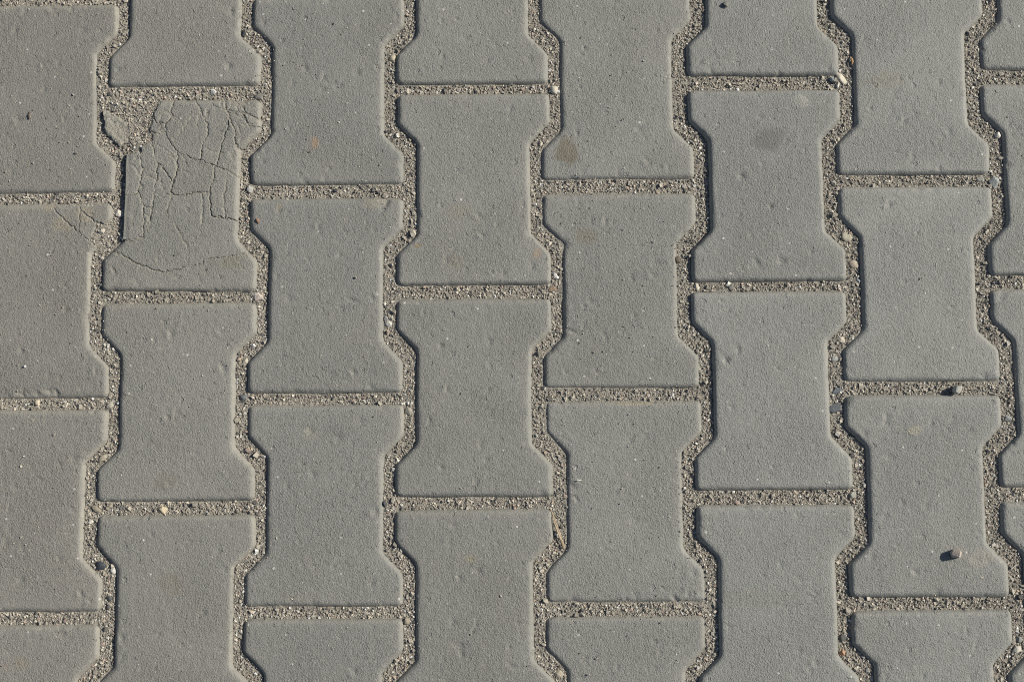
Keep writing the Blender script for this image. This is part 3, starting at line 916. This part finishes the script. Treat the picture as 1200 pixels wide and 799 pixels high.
def grains():
    n = 700000
    x, y = RNG.uniform(X0, X1, n), RNG.uniform(Y0, Y1, n)
    d, zone, h = joint_field(x, y)
    size = np.clip(RNG.lognormal(math.log(.74), .43, n), .34, 3.0)          # radius
    joint = (d > .3 * size)
    keep = joint & (RNG.random(n) < np.where(size > 1.6, .55, .92))
    keep |= (zone == 1) & (RNG.random(n) < np.where(size > 1.1, .3, .8))
    keep |= (zone >= 2) & (RNG.random(n) < .12)
    # a few grains washed over the edges of the pavers and loose on top of them
    on_lump = inside(x, y, B1['lump'])
    keep = np.where(on_lump, (RNG.random(n) < .35) & (size < .9), keep)
    h = np.where(on_lump, np.maximum(h, -1.5 - 1.2 * (x - min(p[0] for p in B1['lump'])) / 26), h)
    patch = vnoise(x, y, 38, 81) + .4 * vnoise(x, y, 9, 82) > .15
    over = (d < 0) & (d > -7) & patch & (zone == 0) & (RNG.random(n) < .22 * np.exp(d / 2.5)) & (size < 1.1)
    stray = (d < -6) & (zone == 0) & (RNG.random(n) < .011)
    size[stray] *= .5
    size[over] *= .7
    h = np.where(over, bevel(-d) - .8, h)
    h = np.where(stray, -.35, h)
    keep |= over | stray
    x, y, h, size, zone, d = x[keep], y[keep], h[keep], size[keep], zone[keep], d[keep]
    lone = np.array([(p[0], p[1]) for p in PITS if p[2] < 2.1 and p[3] < 2.1 and p[5] >= .9])
    x, y = np.concatenate([x, lone[:, 0]]), np.concatenate([y, lone[:, 1]])
    size = np.concatenate([size, RNG.uniform(.9, 1.3, len(lone))])
    h, zone, d = (np.concatenate([q, np.full(len(lone), f)]) for q, f in ((h, .4), (zone, 0), (d, -50)))
    size = np.where(zone >= 2, np.minimum(size, .5), size)
    z = h + size * RNG.uniform(-.15, .75, len(x))
    m = len(x)
    cube = np.array([(-1, -1, -1), (1, -1, -1), (1, 1, -1), (-1, 1, -1), (-1, -1, 1), (1, -1, 1), (1, 1, 1), (-1, 1, 1)], float)
    quads = np.array([(0, 3, 2, 1), (4, 5, 6, 7), (0, 1, 5, 4), (1, 2, 6, 5), (2, 3, 7, 6), (3, 0, 4, 7)])
    V = cube[None] * .62 + RNG.uniform(-.34, .34, (m, 8, 3))
    V *= RNG.uniform(.7, 1.3, (m, 1, 3))
    q = RNG.normal(size=(m, 4))
    q /= np.linalg.norm(q, axis=1, keepdims=True)
    w_, i_, j_, k_ = q.T
    R = np.stack([1 - 2 * (j_ * j_ + k_ * k_), 2 * (i_ * j_ - k_ * w_), 2 * (i_ * k_ + j_ * w_),
                  2 * (i_ * j_ + k_ * w_), 1 - 2 * (i_ * i_ + k_ * k_), 2 * (j_ * k_ - i_ * w_),
                  2 * (i_ * k_ - j_ * w_), 2 * (j_ * k_ + i_ * w_), 1 - 2 * (i_ * i_ + j_ * j_)], axis=1).reshape(m, 3, 3)
    V = np.einsum('nij,nkj->nki', R, V) * size[:, None, None]
    V[:, :, 2] *= .8
    V += np.c_[x, y, z][:, None, :]
    F = (quads[None] + (np.arange(m) * 8)[:, None, None]).reshape(-1, 4)
    ci = RNG.choice(len(PALETTE), m, p=PALETTE_W / PALETTE_W.sum())
    grey = PALETTE[ci] * .66 + PALETTE[ci].mean(axis=1, keepdims=True) * .34
    colr = np.clip(srgb(grey * RNG.uniform(.86, 1.1, (m, 1))) * 1.2, 0, .66)
    colr = np.concatenate([colr, np.ones((m, 1))], axis=1)
    print('grains', m)
    return mesh_from('joint_gravel', V.reshape(-1, 3), F, GRAIN, False,
                     dict(tint=('FLOAT_COLOR', np.repeat(colr, 8, axis=0))))


link('joint_gravel', grains(), label='loose coarse sand and tiny stones lying in the paver joints', category='gravel',
     kind='stuff')

# ------------------------------------------------------------------ the lump left in the missing corner
def lump():
    root = PAVER_OBJ['B1']
    p = np.c_[local(PAVERS['B1'], *np.array(B1['lump']).T)]
    p = p.mean(axis=0) + (p - p.mean(axis=0)) * 1.05
    r = np.random.default_rng(4)
    q = []
    for a, b in zip(p, np.roll(p, -1, axis=0)):
        for t in np.linspace(0, 1, 6, endpoint=False):
            q.append(a + (b - a) * t)
    p = np.array(q)
    p = p + np.c_[1.3 * vnoise(p[:, 0], p[:, 1], 3.5, 21), 1.3 * vnoise(p[:, 0], p[:, 1], 3.5, 22)]
    lo, hi = p.min(0), p.max(0)
    gx, gy = np.meshgrid(np.arange(lo[0], hi[0], 1.2), np.arange(lo[1], hi[1], 1.2))
    gx, gy = gx.ravel() + r.uniform(-.3, .3, gx.size), gy.ravel() + r.uniform(-.3, .3, gx.size)
    ok = inside(gx, gy, p) & (seg_dist(gx, gy, p) > .6)
    P = np.vstack([p, np.c_[gx[ok], gy[ok]]])
    n = len(p)
    out = delaunay_2d_cdt([Vector((a, b)) for a, b in P], [(i, (i + 1) % n) for i in range(n)], [], 1, 1e-4)
    uv = np.array([tuple(q) for q in out[0]])
    tri = np.array([f for f in out[2] if len(f) == 3])
    d = seg_dist(uv[:, 0], uv[:, 1], p)
    slope = (uv[:, 0] - lo[0]) / (hi[0] - lo[0])
    z = -.75 - 1.9 * slope ** 1.2 - .9 * np.exp(-d / 2.0) + .7 * vnoise(uv[:, 0] + uv[:, 1], uv[:, 1] * .4, 6, 3) + .45 * vnoise(uv[:, 0], uv[:, 1], 2.5, 5)
    va, ta, bv = boundary_walls(np.c_[uv, z], tri, 7)
    du = np.full(len(va), .95)
    st = np.zeros((len(va), 4))
    o = link('fragment', mesh_from('fragment', va, ta, CONCRETE, True,
                                   dict(stain=('FLOAT_COLOR', st), dust=('FLOAT', du))), root)
    o.color = (.33, .30, .245, 1)
    o['label'] = 'sand-covered lump left in the gap of the missing corner'


lump()

# ------------------------------------------------------------------ pebbles that can be told apart
def pebble_mesh(lx, ly, lz, seed, angular):
    r = np.random.default_rng(seed)
    bm = bmesh.new()
    if angular:
        lx, ly, lz = lx * 1.15, ly * 1.15, lz * 1.12
        pts = r.normal(size=(20, 3))
        pts /= np.linalg.norm(pts, axis=1, keepdims=True)
        for q in pts:
            bm.verts.new(q * r.uniform(.85, 1.12))
        res = bmesh.ops.convex_hull(bm, input=bm.verts)
        for gname in ('geom_interior', 'geom_unused'):
            bmesh.ops.delete(bm, geom=[g for g in res[gname] if isinstance(g, bmesh.types.BMVert) and g.is_valid], context='VERTS')
        bmesh.ops.bevel(bm, geom=list(bm.edges), offset=.07, segments=1, affect='EDGES')
    else:
        bmesh.ops.create_icosphere(bm, subdivisions=3, radius=1)
        f = r.normal(size=(9, 3))
        f /= np.linalg.norm(f, axis=1, keepdims=True)
        for vtx in bm.verts:
            p = np.array(vtx.co)
            k = 1.0
            for q in f:                          # a few flattened sides
                s = p @ q
                if s > .62:
                    k = min(k, .62 / s + .3 * (1 - .62 / s))
            k *= 1 + .05 * math.sin(5 * p[0] + seed) * math.sin(4 * p[1] + 2 * seed) + .03 * math.sin(9 * p[2] + seed)
            vtx.co = Vector(p * k)
    for vtx in bm.verts:
        vtx.co = Vector((vtx.co.x * lx / 2, vtx.co.y * ly / 2, vtx.co.z * lz / 2)) * MM
    bmesh.ops.recalc_face_normals(bm, faces=bm.faces)
    bmesh.ops.triangulate(bm, faces=bm.faces)
    me = bpy.data.meshes.new('pebble')
    bm.to_mesh(me)
    bm.free()
    for p in me.polygons:
        p.use_smooth = not angular
    me.materials.append(STONE)
    return me


ROUND_WORDS = ('round', 'smooth', 'oval', 'beige', 'blue-black')
for i, (x, y, lx, ly, ang, lz, colr, where, label) in enumerate(PEBBLES):
    angular = not any(w_ in label for w_ in ROUND_WORDS)
    o = link('pebble', pebble_mesh(lx * 1.06, ly * 1.06, lz, 40 + i, angular), None, label, 'pebble', 'loose pebbles on and between the pavers')
    _, _, h = joint_field(np.array([x]), np.array([y]))
    z = h[0] + lz * (.38 if 'upright' in label else .12) if where == 'j' else lz * .42 + .3
    o.location = (x * MM, y * MM, z * MM)
    o.rotation_euler = (0, 0, math.radians(ang))
    colr = np.array(colr, float)
    o.color = (*srgb(colr * .76 + colr.mean() * .2), 1)

# ------------------------------------------------------------------ plant litter
def ribbon(name, path, widths, thick, colr, label, category, parent=None):
    """a thin solid strip that follows a path of (x, y, z) points"""
    p = np.array(path, float)
    t = np.gradient(p, axis=0)
    t /= np.linalg.norm(t, axis=1, keepdims=True)
    side = np.c_[-t[:, 1], t[:, 0], np.zeros(len(p))]
    up = np.array([0, 0, 1.0])
    n = len(p)
    v = []
    for k in range(n):
        for a in range(6):
            th = a / 6 * 2 * math.pi
            v.append(p[k] + side[k] * math.cos(th) * widths[k] / 2 + up * math.sin(th) * thick / 2)
    f = []
    for k in range(n - 1):
        for a in range(6):
            b = (a + 1) % 6
            f.append((k * 6 + a, k * 6 + b, k * 6 + 6 + b, k * 6 + 6 + a))
    me = mesh_from(name, v, f, PLANT, True)
    o = link(name, me, parent, label, category)
    o.color = (*srgb(colr), 1)
    return o


def smooth_path(pts, n):
    p = np.array(pts, float)
    s = np.linspace(0, len(p) - 1, n)
    return np.c_[[np.interp(s, np.arange(len(p)), p[:, k]) for k in range(p.shape[1])]].T


stem = ribbon('dry_grass_stem', smooth_path([(34.0, 6.0, -3.2), (37.2, -2.6, -1.6), (40.3, -12.8, -1.0), (43.4, -23.0, -1.4), (46.6, -33.6, -2.8)], 14),
              np.linspace(1.4, 3.0, 14), .9, (152, 135, 112),
              'dry straw-coloured grass stem lying lengthwise in a joint below the centre', 'grass stem')
ribbon('blade', smooth_path([(36.0, -1.5, -1.4), (38.0, -9.5, -.6), (41.2, -19.0, -.6), (43.6, -25.0, -1.2)], 10),
       np.linspace(.8, 1.8, 10), .6, (176, 160, 136), None, None, stem)
ribbon('leaf_flake', [(-258.6, 309.4, .6), (-257.8, 307.4, 1.2), (-256.9, 305.4, 1.0), (-256.4, 303.6, .5)], [.6, 3.2, 2.8, .5], .7,
       (142, 112, 88), 'tiny brown leaf flake on the paver right of the cracked one', 'leaf flake')
ribbon('leaf_sliver', [(359.8, 465.0, -2.2), (361.2, 461.5, -1.2), (361.4, 458.5, -1.0), (360.6, 455.5, -2.0)], [.6, 2.2, 2.4, .6], .8,
       (165, 132, 98), 'orange sliver of dead leaf stuck in a joint at upper right', 'leaf sliver')
ribbon('plant_fibre', smooth_path([(277.1, -157.5, .7), (278.2, -160.8, .9), (278.9, -163.7, .9), (280.6, -166.2, .7)], 8),
       [.5, .9, 1.1, 1.1, 1.1, 1.0, .8, .4], .5, (222, 218, 208),
       'white curled fibre lying on a paver at the bottom edge', 'fibre')
ribbon('straw_bit', [(61.3, 33.3, .6), (63.7, 33.7, .9), (66.1, 34.0, .6)], [1.0, 1.3, .9], .7, (226, 222, 212),
       'short white straw bit on a paver just below the centre', 'straw')
ribbon('twig_bit', [(-493.2, 428.1, .3), (-494.0, 423.6, .9), (-493.5, 420.0, .4)], [1.0, 2.2, 1.2], 1.0, (92, 80, 70),
       'short dark twig bit on the uppermost paver at the left edge', 'twig')
